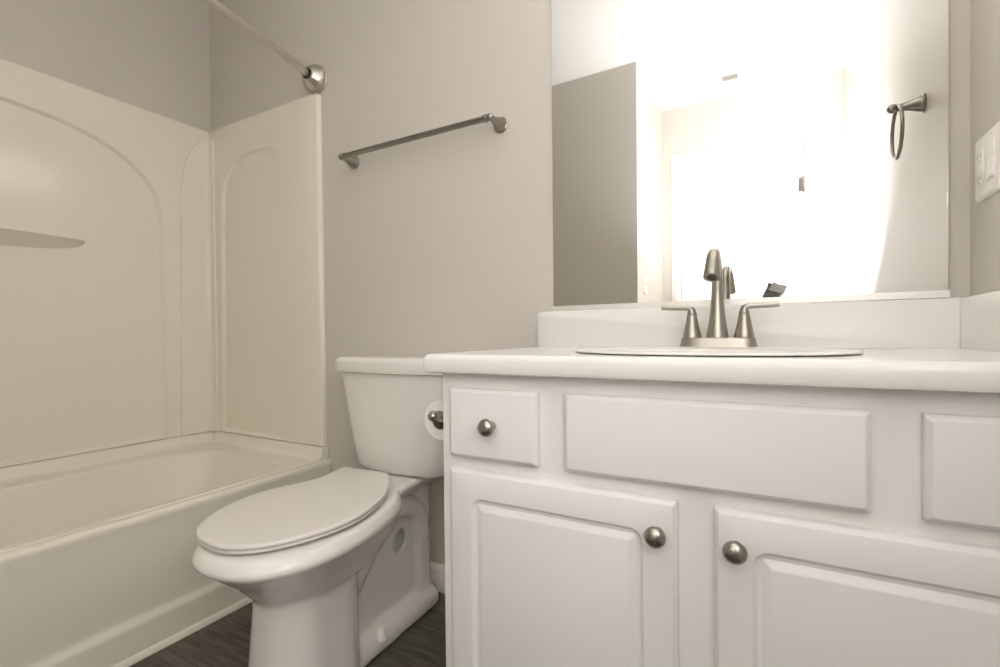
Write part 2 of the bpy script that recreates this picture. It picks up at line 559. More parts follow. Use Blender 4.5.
def inset_loop(pts, d):
    """shrink a 2d loop by d (loop counter-clockwise)"""
    n = len(pts); out = []
    for i in range(n):
        p0, p1, p2 = Vector(pts[i - 1]), Vector(pts[i]), Vector(pts[(i + 1) % n])
        e1 = (p1 - p0); e2 = (p2 - p1)
        if e1.length < 1e-7: e1 = e2
        if e2.length < 1e-7: e2 = e1
        e1 = e1.normalized(); e2 = e2.normalized()
        n1 = Vector((-e1.y, e1.x)); n2 = Vector((-e2.y, e2.x))
        nn = (n1 + n2).normalized()
        c = max(nn.dot(n1), .35)
        q = p1 + nn * (d / c)
        out.append((q.x, q.y))
    return out


def arch(u0b, u0t, u1b, u1t, zb, zsp, apex, e=2.2, k=28):
    """arch outline: sides lean from u?b at the bottom to u?t at the spring line zsp, crown up to apex"""
    pts = [(u0b, zb), (u1b, zb)]
    for i in range(1, 6):
        s = i / 6; pts.append((u1b + (u1t - u1b) * s, zb + (zsp - zb) * s))
    c = (u0t + u1t) / 2; hw = (u1t - u0t) / 2
    for i in range(k + 1):
        t = PI * i / k
        cc, ss = math.cos(t), math.sin(t)
        pts.append((c + hw * math.copysign(abs(cc) ** (2 / e), cc), zsp + (apex - zsp) * abs(ss) ** (2 / e)))
    for i in range(1, 6):
        s = 1 - i / 6; pts.append((u0b + (u0t - u0b) * s, zb + (zsp - zb) * s))
    return pts


def bevel_hole(loop, front, rec):
    offs = [(0, 0), (.002, .0012), (.006, rec * .5), (.010, rec - .0012), (.012, rec)]
    return {'pts': [inset_loop(loop, a) for a, _ in offs], 'd': [front - b for _, b in offs]}


# long wall panel: u = -y, so the plate runs from the corner (u small) to the far end
bm = bmesh.new()
G = .001
UC = .036
outer = [(.004, ZJ + .0015), (1.545, ZJ + .0015), (1.545, ZS), (.004, ZS)]
big = arch(.2065, .222, 1.333, 1.318, ZJ + .006, 1.33, 1.648, e=2.35, k=40)
big2 = [(u, v) for u, v in big]
sm = arch(.168, .153, .250, .250, ZJ + .006, 1.43, 1.66)
recess_panel(bm, outer, [bevel_hole(big2, TH, .014)], lambda u, v, d: (d, -u, v), TH, G)
obj('long_panel', bm, M['acrylic'], parent=sur, smooth=25)
# corner moulding with its own half arch
bm = bmesh.new()
half = []
for i in range(15):      # raised corner post, its left edge curves into the corner at the top
    s = i / 14
    z = ZJ + .0015 + (1.72 - ZJ) * s
    t = max(0.0, (z - 1.44) / (1.72 - 1.44))
    half.append((z, .165 - .012 * min(1, (z - ZJ) / 1.0) - .118 * (1 - math.sqrt(max(0, 1 - t * t)))))
zs = [ZJ + .0015, .7, 1.0, 1.25, 1.40, 1.46, 1.50, 1.54, 1.58, 1.62, 1.65, 1.68, 1.70, 1.712, 1.72]
rings = []
for z in zs:
    t = max(0.0, (z - 1.42) / (1.72 - 1.42))
    u = .165 - .013 * min(1, (z - ZJ) / 1.0) - .112 * (1 - math.sqrt(max(0, 1 - t * t)))
    cu = .040
    row = [(TH - .002, -u, z), (TH + .005, -(u - .003), z), (TH + .007, -(max(u - .010, .0535 + .0004)), z)]
    for k in range(9):   # cove round the corner
        a = PI / 2 * k / 8
        row.append((TH + .007 + .020 * (1 - math.cos(a)), -(TH + .007 + .020 * (1 - math.sin(a))), z))
    row += [(TH + .036, -(TH + .0055), z), (TH + .042, -(TH - .002), z)]
    row += [(.06, -.002, z), (.002, -.002, z), (.002, -u, z)]
    rings.append(row)
loft(bm, rings)
obj('corner_post', bm, M['acrylic'], parent=sur, smooth=40)
# end panel on the back wall: u = x
bm = bmesh.new()
outer = [(TH + .0005, ZJ + .0015), (.637, ZJ + .0015), (.629, ZS), (TH + .0005, ZS)]
e_arch = arch(.096, .113, .618, .612, ZJ + .006, 1.42, 1.630, e=2.5, k=40)
hole = bevel_hole(e_arch, TH, .012)
def fade(l, k):      # the recess dies out softly towards the open edge
    return [(u - k * .19 * max(0, min(1, (u - .30) / .30)) ** 2, v - (k * .02 * max(0, min(1, (u - .30) / .3)) if v > 1 else 0)) for u, v in l]
hole['pts'] = [fade(l, k) for l, k in zip(hole['pts'], (0, .2, .5, .8, 1))]
recess_panel(bm, outer, [hole], lambda u, v, d: (u, -d, v), TH, G)
obj('end_panel', bm, M['acrylic'], parent=sur, smooth=25)
# rolled front edge of the end panel and the upper lip
bm = bmesh.new()
lp = [(0, 0), (0, TH - .001), (.02, TH - .0011), (.04, TH - .0017), (.06, TH - .0029), (.080, TH - .0047), (.092, TH - .0062), (.0965, TH - .0072), (.0995, TH - .0085), (.1008, TH - .0105), (.1008, 0)]
loft(bm, [[(.637 + u, -.001 - v, ZJ + .0015) for u, v in lp], [(.629 + u, -.001 - v, ZS) for u, v in lp]])
obj('edge_flange', bm, M['acrylic'], parent=sur, smooth=40)
# soap shelf, a crescent bulging from the big arch
bm = bmesh.new()
sc_, sl = .775, .292
rows = []
for k in range(8):       # hollowed underside rising from the wall to the lip, then the top
    f = k / 6
    row = []
    for i in range(41):
        t = PI * i / 40
        sn = math.sin(t) ** .75
        u = sc_ - sl * math.cos(t)
        if k < 7:
            row.append((TH - .0135 + (.012 + .052 * sn) * f ** 1.15, -u, 1.2035 - .046 * sn * (1 - f) - .001 * (1 - f)))
        else:
            row.append((TH - .0138, -u, 1.2075))
    rows.append(row)
loft(bm, rows, cap0=True, cap1=True)
obj('soap_shelf', bm, M['acrylic'], parent=sur, smooth=50)
# caulk joint
bm = bmesh.new()
add_box(bm, .001, TH + .0008, -1.545, -.02, ZJ + .0002, ZJ + .0020)
add_box(bm, .02, .736, -TH - .0008, -.001, ZJ + .0002, ZJ + .0020)
obj('caulk_joint', bm, M['caulk'], parent=sur, smooth=0, label='thin grey joint line above the tub')

# ------------------------------------------------------------------ shower rod
rod = thing('shower_curtain_rod', 'curved brushed nickel shower curtain rod above the tub', 'shower rod', (.70, -.78, 1.836))
def rod_pt(s): return Vector((.713 + .108 * (1 - (2 * s - 1) ** 2), -.045 - s * (1.56 - .09), 1.832))
bm = bmesh.new(); tube(bm, [rod_pt(i / 48) for i in range(49)], .0135, 20)
obj('rod', bm, M['nickel'], parent=rod)
flange_prof = [(.052, 0), (.054, .002), (.054, .009), (.052, .0105), (.0492, .0112), (.0492, .0155), (.0515, .0165), (.0512, .020), (.0485, .0265), (.043, .034), (.036, .042), (.029, .050), (.024, .0535)]
for y, dy in ((-.0005, -1), (YW + .0005, 1)):
    bm = bmesh.new(); lathe(bm, flange_prof, (.711, y, 1.832), (.12, dy, 0), 40)
    f = obj('flange', bm, M['nickel'], parent=rod)
    bm = bmesh.new(); lathe(bm, [(.0205, .050), (.0205, .056), (.0145, .0565)], (.711, y, 1.832), (.12, dy, 0), 28)
    obj('rubber_collar', bm, M['black'], parent=f, label='black rubber collar')

# ------------------------------------------------------------------ towel bar
tb = thing('towel_bar', 'brushed nickel towel bar on the wall above the toilet', 'towel bar', (1.215, 0, 1.477))
post_prof = [(.023, 0), (.0238, .002), (.0238, .0045), (.0212, .0065), (.0205, .010), (.0172, .018), (.0138, .028), (.0112, .038), (.0092, .048), (.0085, .056)]
for x, sx in ((.902, 1), (1.516, -1)):
    zc = 1.482
    bm = bmesh.new(); lathe(bm, post_prof, (x, -.0005, zc), (0, -1, 0), 32)
    p = obj('post', bm, M['bar_nickel'], parent=tb)
    bm = bmesh.new()
    lathe(bm, [(.0005, -.0112)] + [((.0112) * math.sin(a * PI / 12), -(.0112) * math.cos(a * PI / 12)) for a in range(1, 12)] + [(.0005, .0112)], (x, -.064, zc), (1, 0, 0), 24)
    lathe(bm, [(.010, .008), (.0115, .013), (.0115, .020), (.0098, .026)], (x, -.064, zc), (sx, 0, 0), 24)
    obj('finial', bm, M['bar_nickel'], parent=p)
bm = bmesh.new(); tube(bm, [(.91, -.064, 1.482), (1.508, -.064, 1.482)], .0092, 24)
obj('bar', bm, M['bar_nickel'], parent=tb)

# ------------------------------------------------------------------ towel ring on the right wall (seen in the mirror)
tr = thing('towel_ring', 'brushed nickel towel ring on the right wall, seen in the mirror', 'towel ring', (XR, -.378, 1.438))
bm = bmesh.new(); lathe(bm, post_prof[:-1] + [(.0095, .050), (.0095, .062)], (XR - .0005, -.378, 1.4380), (-1, 0, 0), 32)
p = obj('post', bm, M['bar_nickel'], parent=tr)
bm = bmesh.new()
lathe(bm, [(.0005, -.012)] + [(.012 * math.sin(a * PI / 10), -.012 * math.cos(a * PI / 10)) for a in range(1, 10)] + [(.0005, .012)], (XR - .066, -.378, 1.4380), (1, 0, 0), 20)
obj('finial', bm, M['bar_nickel'], parent=p)
bm = bmesh.new(); torus(bm, (XR - .056, -.378, 1.372), (1, 0, 0), .066, .0045)
obj('ring', bm, M['bar_nickel'], parent=tr)

# ------------------------------------------------------------------ toilet
TX = 1.262
toi = thing('toilet', 'white two-piece toilet with closed lid between tub and vanity', 'toilet', (TX, -.38, 0))

# seat and lid outline in the seat's own frame (s forwards, t to the right)
B0 = Vector((1.230, -.271, 0)); sth = rad(5)
SD = Vector((math.sin(sth), -math.cos(sth), 0)); SN = Vector((math.cos(sth), math.sin(sth), 0))
left = [(-.006, -.104), (.02, -.103), (.06, -.1005), (.10, -.104), (.14, -.1225), (.187, -.1485), (.241, -.171), (.29, -.176), (.34, -.169), (.383, -.1525), (.421, -.127), (.446, -.095), (.460, -.056), (.4675, -.010)]
right = [(.4665, .020), (.455, .053), (.434, .085), (.400, .117), (.356, .145), (.303, .166), (.255, .1735), (.208, .170), (.139, .153), (.085, .126), (.052, .104), (.024, .083), (.008, .068), (-.003, .052)]
outl = [Vector((t, s, 0)) for s, t in left + right]
outl = catmull(outl, 5)
outl2 = [(p.x, p.y) for p in outl]          # (t, s) loop


def seat_pt(t, s, h):
    z0 = .461 - .0545 * max(-.01, s)        # the lid lies a little lower at its tip
    return B0 + SD * s + SN * t + Vector((0, 0, z0 + h))


def orient(l):
    a = sum(l[i - 1][0] * l[i][1] - l[i][0] * l[i - 1][1] for i in range(len(l)))
    return l if a > 0 else l[::-1]


outl2 = orient(outl2)
def scaled(l, d):
    c = (0.0, .22)
    return [(c[0] + (t - c[0]) * (1 - d / .17), c[1] + (s - c[1]) * (1 - d / .24)) for t, s in l]


bm = bmesh.new()
loft(bm, [[seat_pt(t, s, h) for t, s in scaled(outl2, d)] for d, h in ((.010, -.0088), (.003, -.0088), (.0005, -.0075), (0, -.0045), (.0015, -.0018), (.004, -.0004), (.010, 0), (.05, .0006), (.1, .001))])
obj('lid', bm, M['seat'], parent=toi, smooth=50)
bm = bmesh.new()
inner = scaled(outl2, .06)
rs = [[seat_pt(t, s, h) for t, s in scaled(outl2, d)] for d, h in ((.075, -.0100), (.004, -.0100), (.0015, -.0112), (.0015, -.0160), (.004, -.0175), (.075, -.0175))]
vs = loft(bm, rs, False, False)
n = len(vs[0])
for i in range(n):
    j = (i + 1) % n
    bm.faces.new((vs[-1][i], vs[-1][j], vs[0][j], vs[0][i]))
obj('seat', bm, M['seat'], parent=toi, smooth=50)

# bowl: porcelain body melted together from its masses
BA = rad(2.5)
BO = Vector((1.2475, -.10, 0))
BD = Vector((math.sin(BA), -math.cos(BA), 0)); BN = Vector((math.cos(BA), math.sin(BA), 0))
def bp_(t, s, z): return BO + BD * s + BN * t + Vector((0, 0, z))   # s from y = -.10 forwards


def egg(wid, s0, s1, z, n=64, slope=0.0, e=2.25, wp=.42):
    """egg outline: half width wid, from s0 at the back to s1 at the front"""
    out = []
    sm = s0 + (s1 - s0) * (1 - wp)
    for i in range(n):
        a = 2 * PI * i / n
        c, s = math.cos(a), math.sin(a)
        L = (s1 - sm) if s > 0 else (sm - s0)
        ss = sm + L * math.copysign(abs(s) ** (2 / e), s)
        tt = wid * math.copysign(abs(c) ** (2 / e), c)
        out.append(bp_(tt, ss, z + slope * (s1 - ss)))
    return out


bm = bmesh.new()
SL = .045
rings = [egg(.150, .175, .632, .4125, slope=SL), egg(.159, .168, .641, .4125, slope=SL), egg(.166, .163, .646, .410, slope=SL), egg(.170, .16, .650, .404, slope=SL),
         egg(.1765, .155, .656, .393, slope=SL), egg(.180, .152, .6605, .385, slope=SL), egg(.179, .15, .659, .3815, slope=SL), egg(.166, .15, .642, .366, slope=SL * .95), egg(.150, .15, .618, .345, slope=SL * .8),
         egg(.134, .155, .594, .325, slope=SL * .6), egg(.117, .17, .572, .301, slope=.03), egg(.101, .20, .554, .281), egg(.087, .25, .541, .265), egg(.078, .29, .535, .245)]
loft(bm, rings[::-1])
# front column
def col_ring(hw, s0, s1, z, r): return [bp_(t, s, z) for t, s in rrect(-hw, hw, s0, s1, r, 10)]
t = bmesh.new()
loft(t, [col_ring(*q) for q in ((.100, .300, .560, .001, .092), (.100, .300, .560, .012, .092), (.098, .300, .556, .03, .090), (.096, .300, .554, .09, .088), (.091, .300, .548, .17, .083), (.087, .300, .541, .24, .078), (.086, .300, .541, .28, .078))])
merge(bm, t)
# foot
t = bmesh.new()
loft(t, [[bp_(a, b, z) for a, b in rrect(-hw, hw, -.052 + i, .40, .035, 8)] for hw, z, i in ((.068, .001, 0), (.068, .026, 0), (.066, .036, .001), (.060, .048, .005), (.045, .062, .014))])
merge(bm, t)
# rear column
t = bmesh.new()
loft(t, [[bp_(a, b, z) for a, b in rrect(-hw, hw, -.035, .05, .035, 8)] for hw, z in ((.050, .01), (.048, .10), (.046, .25), (.048, .35), (.06, .41))])
merge(bm, t)
# trapway bend and web
t = bmesh.new()
path = catmull([bp_(0, .42, .13), bp_(0, .34, .18), bp_(0, .27, .25), bp_(0, .20, .325), bp_(0, .11, .345), bp_(0, .035, .31), bp_(0, .01, .22)], 6)
tube(t, path, [(.042, .056)] * len(path), 20, up=(0, 0, 1))
merge(bm, t)
add_box(bm, -.030, .030, -.02, .40, .01, .36, mtx=Matrix(((BN.x, BD.x, 0, BO.x), (BN.y, BD.y, 0, BO.y), (0, 0, 1, 0), (0, 0, 0, 1))))
# deck under the tank
t = bmesh.new()
loft(t, [[bp_(a, b, z + SL * (.641 - b) - .004) for a, b in rrect(-hw, hw, -.035, .26, .02, 6)] for hw, z in ((.066, .366), (.085, .390), (.093, .398), (.093, .409), (.089, .4125))])
merge(bm, t)
bowl = obj('bowl', bm, M['porcelain'], parent=toi, smooth=0)
# melt and cut the trapway hole, then keep only the finished mesh
hb_ = bmesh.new()
lathe(hb_, [(.9, -.021), (.9, .017), (.5, .018), (.5, .15)], (0, 0, 0), (1, 0, 0), 24)
for v in hb_.verts: v.co = Vector((v.co.x, v.co.y * .050, v.co.z * .066))
hc = bp_(0, .112, .246) - root_loc(toi)
bmesh.ops.transform(hb_, matrix=Matrix.Translation(hc) @ Matrix.Rotation(rad(-28), 4, 'X'), verts=hb_.verts)
bmesh.ops.recalc_face_normals(hb_, faces=hb_.faces)
hm = bpy.data.meshes.new('cutter'); hb_.to_mesh(hm); hb_.free()
ho = bpy.data.objects.new('cutter', hm); COL.objects.link(ho)
md = bowl.modifiers.new('melt', 'REMESH'); md.mode = 'VOXEL'; md.voxel_size = .0055; md.use_smooth_shade = True
md = bowl.modifiers.new('soft', 'SMOOTH'); md.factor = .5; md.iterations = 4
bpy.context.view_layer.update()
dg = bpy.context.evaluated_depsgraph_get()
new = bpy.data.meshes.new_from_object(bowl.evaluated_get(dg))
bowl.modifiers.clear(); bowl.data = new
ho.location = bowl.matrix_world.translation
md = bowl.modifiers.new('hole', 'BOOLEAN'); md.operation = 'DIFFERENCE'; md.object = ho; md.solver = 'EXACT'
md = bowl.modifiers.new('melt', 'REMESH'); md.mode = 'VOXEL'; md.voxel_size = .005; md.use_smooth_shade = True
md = bowl.modifiers.new('soft', 'SMOOTH'); md.factor = .5; md.iterations = 4
bpy.context.view_layer.update()
dg = bpy.context.evaluated_depsgraph_get()
new = bpy.data.meshes.new_from_object(bowl.evaluated_get(dg))
bowl.modifiers.clear(); bowl.data = new
bowl.data.name = 'bowl'
for p_ in new.polygons: p_.use_smooth = True
if not new.materials: new.materials.append(M['porcelain'])
bpy.data.objects.remove(ho); bpy.data.meshes.remove(hm)

# bolt caps either side of the foot
for sx in (-1, 1):
    bm = bmesh.new()
    c = bp_(sx * .060, .235, .035)
    lathe(bm, [(.0145, 0), (.0145, .008), (.0125, .022), (.010, .028), (.004, .031)], c, (0, 0, 1), 24)
    obj('bolt_cap', bm, M['plastic'], parent=toi, label='small white plastic bolt cap')
# hinges of the seat
for tt in (-.062, .02):
    bm = bmesh.new()
    c = seat_pt(tt, .004, -.020)
    lathe(bm, [(.006, -.02), (.008, -.018), (.008, .018), (.006, .02)], c, SN, 18)
    add_box(bm, c.x - .012, c.x + .012, c.y - .010, c.y + .010, c.z - .016, c.z - .002, bevel=.003)
    obj('hinge', bm, M['seat'], parent=toi)


bm = bmesh.new()


def tank_ring2(hw, y0, y1, bow, z, r):
    base = [Vector((x, y)) for x, y in rrect(-hw, hw, y0, y1, r, 8)]
    pts = []
    nseg = 12
    k9 = 9
    for ci in range(4):
        corner = base[ci * k9:(ci + 1) * k9]
        pts += corner
        nxt = base[((ci + 1) * k9) % 36]
        for q in range(1, nseg): pts.append(corner[-1] + (nxt - corner[-1]) * q / nseg)
    o = []
    for p in pts:
        k = max(0, (y1 - p.y) / (y1 - y0))
        o.append((TX - .012 + p.x * 1.02, p.y - bow * k * (1 - (p.x / hw) ** 2), z))
    return o


loft(bm, [tank_ring2(*q) for q in ((.130, -.17, -.045, .016, .4345, .04), (.150, -.185, -.035, .018, .4355, .045), (.161, -.193, -.030, .02, .442, .045), (.168, -.198, -.027, .02, .455, .045), (.176, -.201, -.025, .02, .50, .042), (.199, -.205, -.022, .02, .62, .040), (.2195, -.208, -.020, .02, .7335, .038))])
obj('tank', bm, M['porcelain'], parent=toi, smooth=50)
bm = bmesh.new()
loft(bm, [tank_ring2(*q) for q in ((.228, -.212, -.016, .021, .7345, .040), (.2355, -.219, -.012, .022, .736, .044), (.237, -.2205, -.011, .022, .740, .045), (.237, -.2205, -.011, .022, .764, .045), (.2355, -.219, -.012, .022, .772, .044), (.231, -.2145, -.015, .022, .7775, .042), (.221, -.205, -.022, .022, .7805, .04), (.17, -.16, -.05, .015, .782, .035))])
obj('tank_lid', bm, M['porcelain'], parent=toi, smooth=50)
# flush lever on the tank's far side, low profile
# ------------------------------------------------------------------ vanity
VX0, VX1, VY = 1.674, 2.571, -.53
van = thing('vanity_cabinet', 'white raised-panel vanity cabinet under the sink counter', 'vanity cabinet', ((VX0 + VX1) / 2, -.27, 0))
bm = bmesh.new()
add_box(bm, VX0, VX0 + .016, VY + .001, -.002, .095, .7745)
add_box(bm, VX1 - .016, VX1, VY + .001, -.002, .095, .7745)
add_box(bm, VX0, VX1, VY, VY + .019, .095, .7745, bevel=.0015, seg=1)
add_box(bm, VX0 + .016, VX1 - .016, VY + .019, -.002, .095, .111)
add_box(bm, VX0 + .016, VX1 - .016, -.008, -.002, .111, .7745)
add_box(bm, VX0 + .002, VX1, VY + .07, -.004, 0, .095)
obj('carcass', bm, M['cabinet'], parent=van, smooth=30)
T = .018
YD = VY - T
slab = [(0, .0085, .003), (.0004, .0062, .0035), (.0011, .0050, .004), (.0062, .0008, .004), (.0068, .0002, .004), (.008, 0, .004)]
AX = 1.6985; AW = .182; CX = 1.9292; C2 = 2.3365; BX = 2.3865; EX = 2.567
ZU, ZL = .7468, .6183


def knob(x, z, parent):
    bm = bmesh.new()
    lathe(bm, [(.0085, 0), (.0085, .002), (.006, .005), (.0055, .012), (.008, .0155), (.0135, .0175), (.0158, .0205), (.0158, .0225), (.0135, .027), (.009, .0300), (.004, .0312), (.001, .0314)], (x, YD + .0002, z), (0, -1, 0), 32)
    obj('knob', bm, M['nickel_dark'], parent=parent, label='brushed nickel mushroom knob')


for nm, x0, x1, kx in (('drawer_front', AX, AX + AW, 1.797), ('false_front', CX, C2, None), ('drawer_front', BX, EX, 2.475)):
    bm = bmesh.new()
    panel_slab(bm, x0, x1, ZL, ZU, YD, VY - .0002, slab)
    d_ = obj(nm, bm, M['cabinet'], parent=van, smooth=28)
    if kx: knob(kx - .003, .683, d_)
doorp = [(0, .0085, .003), (.0004, .0065, .0035), (.0011, .0050, .004), (.0048, .0022, .004), (.0056, .0006, .004), (.007, 0, .004),
         (.0485, 0, .022), (.0498, .0010, .021), (.0515, .0042, .019), (.0545, .0062, .014), (.0595, .0066, .006), (.0612, .0058, .004), (.0690, .0012, .003), (.0715, .0005, .003)]
for x0, x1, kx in ((AX, 2.1062, 2.0795), (2.1565, EX, 2.1845)):
    bm = bmesh.new()
    panel_slab(bm, x0, x1, .125, .5962, YD, VY - .0002, doorp, k=8)
    d_ = obj('door', bm, M['cabinet'], parent=van, smooth=28)
    knob(kx, .548, d_)

# countertop with backsplash and side splash
cx0, cyf = 1.650, -.565
ct = thing('countertop', 'white vanity countertop with backsplash and rounded front edge', 'countertop', (2.11, -.28, .775))
bm = bmesh.new()
Z0, Z1 = .7755, .8105
def ct_ring(ins, z, r):
    # only the front and the left edge are rounded
    return [(x, y, z) for x, y in rrect(cx0 + ins, XR - .001, cyf + ins, -.001, r, 6)]
rings = []
def ct_loop(ins, z, r=.010):
    pts = [(XR - .001, -.001), (cx0 + ins, -.001)]
    ccx, ccy = cx0 + ins + r, cyf + ins + r
    for i in range(9):
        a = PI + PI / 2 * i / 8
        pts.append((ccx + r * math.cos(a), ccy + r * math.sin(a)))
    pts.append((XR - .001, cyf + ins))
    return [(x, y, z) for x, y in pts]
for ins, z in ((.006, Z0), (.002, Z0 + .0015), (0, Z0 + .006), (0, Z1 - .012), (.001, Z1 - .0065), (.0045, Z1 - .002), (.009, Z1 - .0003), (.013, Z1), (.022, Z1 - .0006), (.040, Z1 - .0012)):
    rings.append(ct_loop(ins, z))
vs = loft(bm, rings, False, False)
SXc, SYc = 2.119, -.330
hole_t = [(x, y, rings[-1][0][2]) for x, y in superell(SXc, SYc, .206, .153, 2.15, 72)]
hole_b = [(x, y, rings[0][0][2]) for x, y in superell(SXc, SYc, .206, .153, 2.15, 72)]
ht = [bm.verts.new(p) for p in hole_t]; hb3 = [bm.verts.new(p) for p in hole_b]
for rim_, hl_ in ((vs[-1], ht), (vs[0], hb3)):
    ed = []
    for lp2 in (rim_, hl_):
        for k in range(len(lp2)):
            e_ = bm.edges.get((lp2[k], lp2[(k + 1) % len(lp2)])) or bm.edges.new((lp2[k], lp2[(k + 1) % len(lp2)]))
            ed.append(e_)
    bmesh.ops.triangle_fill(bm, edges=ed, use_beauty=True)
for k in range(72):
    bm.faces.new((ht[k], ht[(k + 1) % 72], hb3[(k + 1) % 72], hb3[k]))
obj('slab', bm, M['counter'], parent=ct, smooth=40)
bm = bmesh.new()
ZB = .9105
bpx = 1.6395
def bs_loop(ins, y):
    r = .012
    pts = [(bpx + ins, Z1 - .001), (XR - .0205, Z1 - .001), (XR - .0205, ZB - ins)]
    for i in range(7):
        a = PI / 2 + PI / 2 * i / 6
        pts.append((bpx + ins + r + r * math.cos(a), ZB - ins - r + r * math.sin(a)))
    return [(x, y, z) for x, z in pts]
loft(bm, [bs_loop(0, -.001), bs_loop(0, -.016), bs_loop(.001, -.0188), bs_loop(.003, -.020)])
obj('backsplash', bm, M['counter'], parent=ct, smooth=40)
bm = bmesh.new()
def ss_loop(ins, x): return [(x, -.001, Z1 - .001), (x, cyf + .01 + ins, Z1 - .001), (x, cyf + .01 + ins, ZB - ins), (x, -.001, ZB - ins)]
loft(bm, [ss_loop(0, XR - .001), ss_loop(0, XR - .016), ss_loop(.001, XR - .0188), ss_loop(.003, XR - .020)])
obj('side_splash', bm, M['counter'], parent=ct, smooth=40)

# sink: oval drop-in bowl
sink = thing('sink', 'white oval drop-in sink set in the countertop', 'sink', (SXc, SYc, .811))
bm = bmesh.new()
def er(a, b, z): return [(x, y, z) for x, y in superell(SXc, SYc, a - .013, b - .018, 2.15, 72)]
ZK = Z1
rr = [er(.247, .196, ZK + .0007), er(.250, .199, ZK + .0012), er(.2505, .1995, ZK + .002), er(.249, .198, ZK + .0034), er(.244, .193, ZK + .0044), er(.235, .185, ZK + .0048), er(.226, .177, ZK + .0042), er(.222, .173, ZK + .003),
      er(.219, .170, ZK + .0025), er(.213, .165, ZK + .0027), er(.208, .160, ZK + .0037), er(.200, .152, ZK + .0033), er(.195, .147, ZK + .002)]
loft(bm, rr, cap0=False, cap1=False)
obj('rim', bm, M['sink'], parent=sink, smooth=50)
bm = bmesh.new()
rr = [er(.196, .148, ZK + .0018), er(.194, .146, ZK + .0008), er(.192, .144, ZK - .006), er(.187, .140, ZK - .035), er(.170, .127, ZK - .075), er(.138, .104, ZK - .105), er(.09, .075, ZK - .120), er(.036, .041, ZK - .126)]
loft(bm, rr, cap0=False, cap1=True)
obj('basin', bm, M['sink'], parent=sink, smooth=50)
bm = bmesh.new(); lathe(bm, [(.022, 0), (.022, .002), (.018, .003), (.015, .001), (.004, .001)], (SXc, SYc, ZK - .1258), (0, 0, 1), 28)
obj('drain', bm, M['nickel'], parent=sink)

# faucet
fx, fy, fz = 2.1245, -.108, .8107
fa = thing('faucet', 'brushed nickel two-handle faucet standing behind the sink', 'faucet', (fx, fy, fz))
bm = bmesh.new()
def fp(hw, hd, z): return [(x, y, z) for x, y in superell(fx, fy, hw, hd, 3.2, 56)]
loft(bm, [fp(.081, .0285, fz), fp(.081, .0285, fz + .003), fp(.0785, .0265, fz + .008), fp(.0765, .025, fz + .019), (fp(.0755, .024, fz + .0225)), fp(.073, .022, fz + .0238)])
obj('base_plate', bm, M['faucet_nickel'], parent=fa, smooth=40)
# spout: flared trunk, bend, tapering head
zt = fz + .0235
bm = bmesh.new()
spts = [(fx, fy, zt), (fx, fy, zt + .006), (fx, fy, zt + .018), (fx, fy, zt + .04), (fx, fy, zt + .07), (fx, fy, zt + .10), (fx, fy - .001, zt + 0.1340)]
srad = [.0232, .0228, .0208, .0172, .0142, .0120, .0108]
bend = [(fx, fy - .005, zt + 0.1520), (fx, fy - .014, zt + 0.1660), (fx, fy - .027, zt + 0.1750), (fx, fy - .042, zt + 0.1790), (fx, fy - .050, zt + 0.1790)]
spts += bend; srad += [.0104, .0104, .0106, .0110, .0100]
tube(bm, spts, srad, 28)
obj('spout', bm, M['faucet_nickel'], parent=fa, smooth=50)
bm = bmesh.new()
hpts = [(fx, fy - .047, zt + 0.1795), (fx, fy - .050, zt + 0.1795), (fx, fy - .066, zt + 0.1780), (fx, fy - .080, zt + 0.1720), (fx, fy - .091, zt + 0.1620), (fx, fy - .099, zt + 0.1500), (fx, fy - .106, zt + 0.1380), (fx, fy - .1125, zt + 0.1255), (fx, fy - .1135, zt + 0.1235)]
tube(bm, hpts, [.0105, .0118, .0126, .0130, .0136, .0145, .0155, .0168, .0165], 28)
hd = obj('spout_head', bm, M['faucet_nickel'], parent=fa, smooth=50)
bm = bmesh.new(); lathe(bm, [(.0095, 0), (.0095, .0025), (.008, .003)], (fx, fy - .1133, zt + 0.1242), (0, -.47, -1), 24)
obj('aerator', bm, M['dark_slot'], parent=hd)
for sx in (-1, 1):
    hx = fx + sx * .0535
    bm = bmesh.new()
    lathe(bm, [(.0205, 0), (.0205, .004), (.0195, .010), (.0165, .022), (.0135, .036), (.0120, .045), (.0112, .0500), (.0105, .0508), (.0105, .0516), (.0112, .0524), (.0107, .057)], (hx, fy, zt), (0, 0, 1), 28)
    hb2 = obj('handle_body', bm, M['faucet_nickel'], parent=fa, smooth=50)
    bm = bmesh.new()
    lp_ = catmull([(hx, fy, zt + .0565), (hx + sx * .001, fy, zt + .0635), (hx + sx * .008, fy, zt + .0682), (hx + sx * .022, fy, zt + .0694), (hx + sx * .045, fy, zt + .0700), (hx + sx * .0665, fy, zt + .0716)], 5)
    nlp = len(lp_)
    tube(bm, lp_, [(.0098 - .0034 * min(1, k / (nlp * .45)), .0100 - .0028 * k / nlp) for k in range(nlp)], 20, up=(1, 0, 0) if sx > 0 else (-1, 0, 0))
    obj('lever', bm, M['faucet_nickel'], parent=hb2, smooth=50)

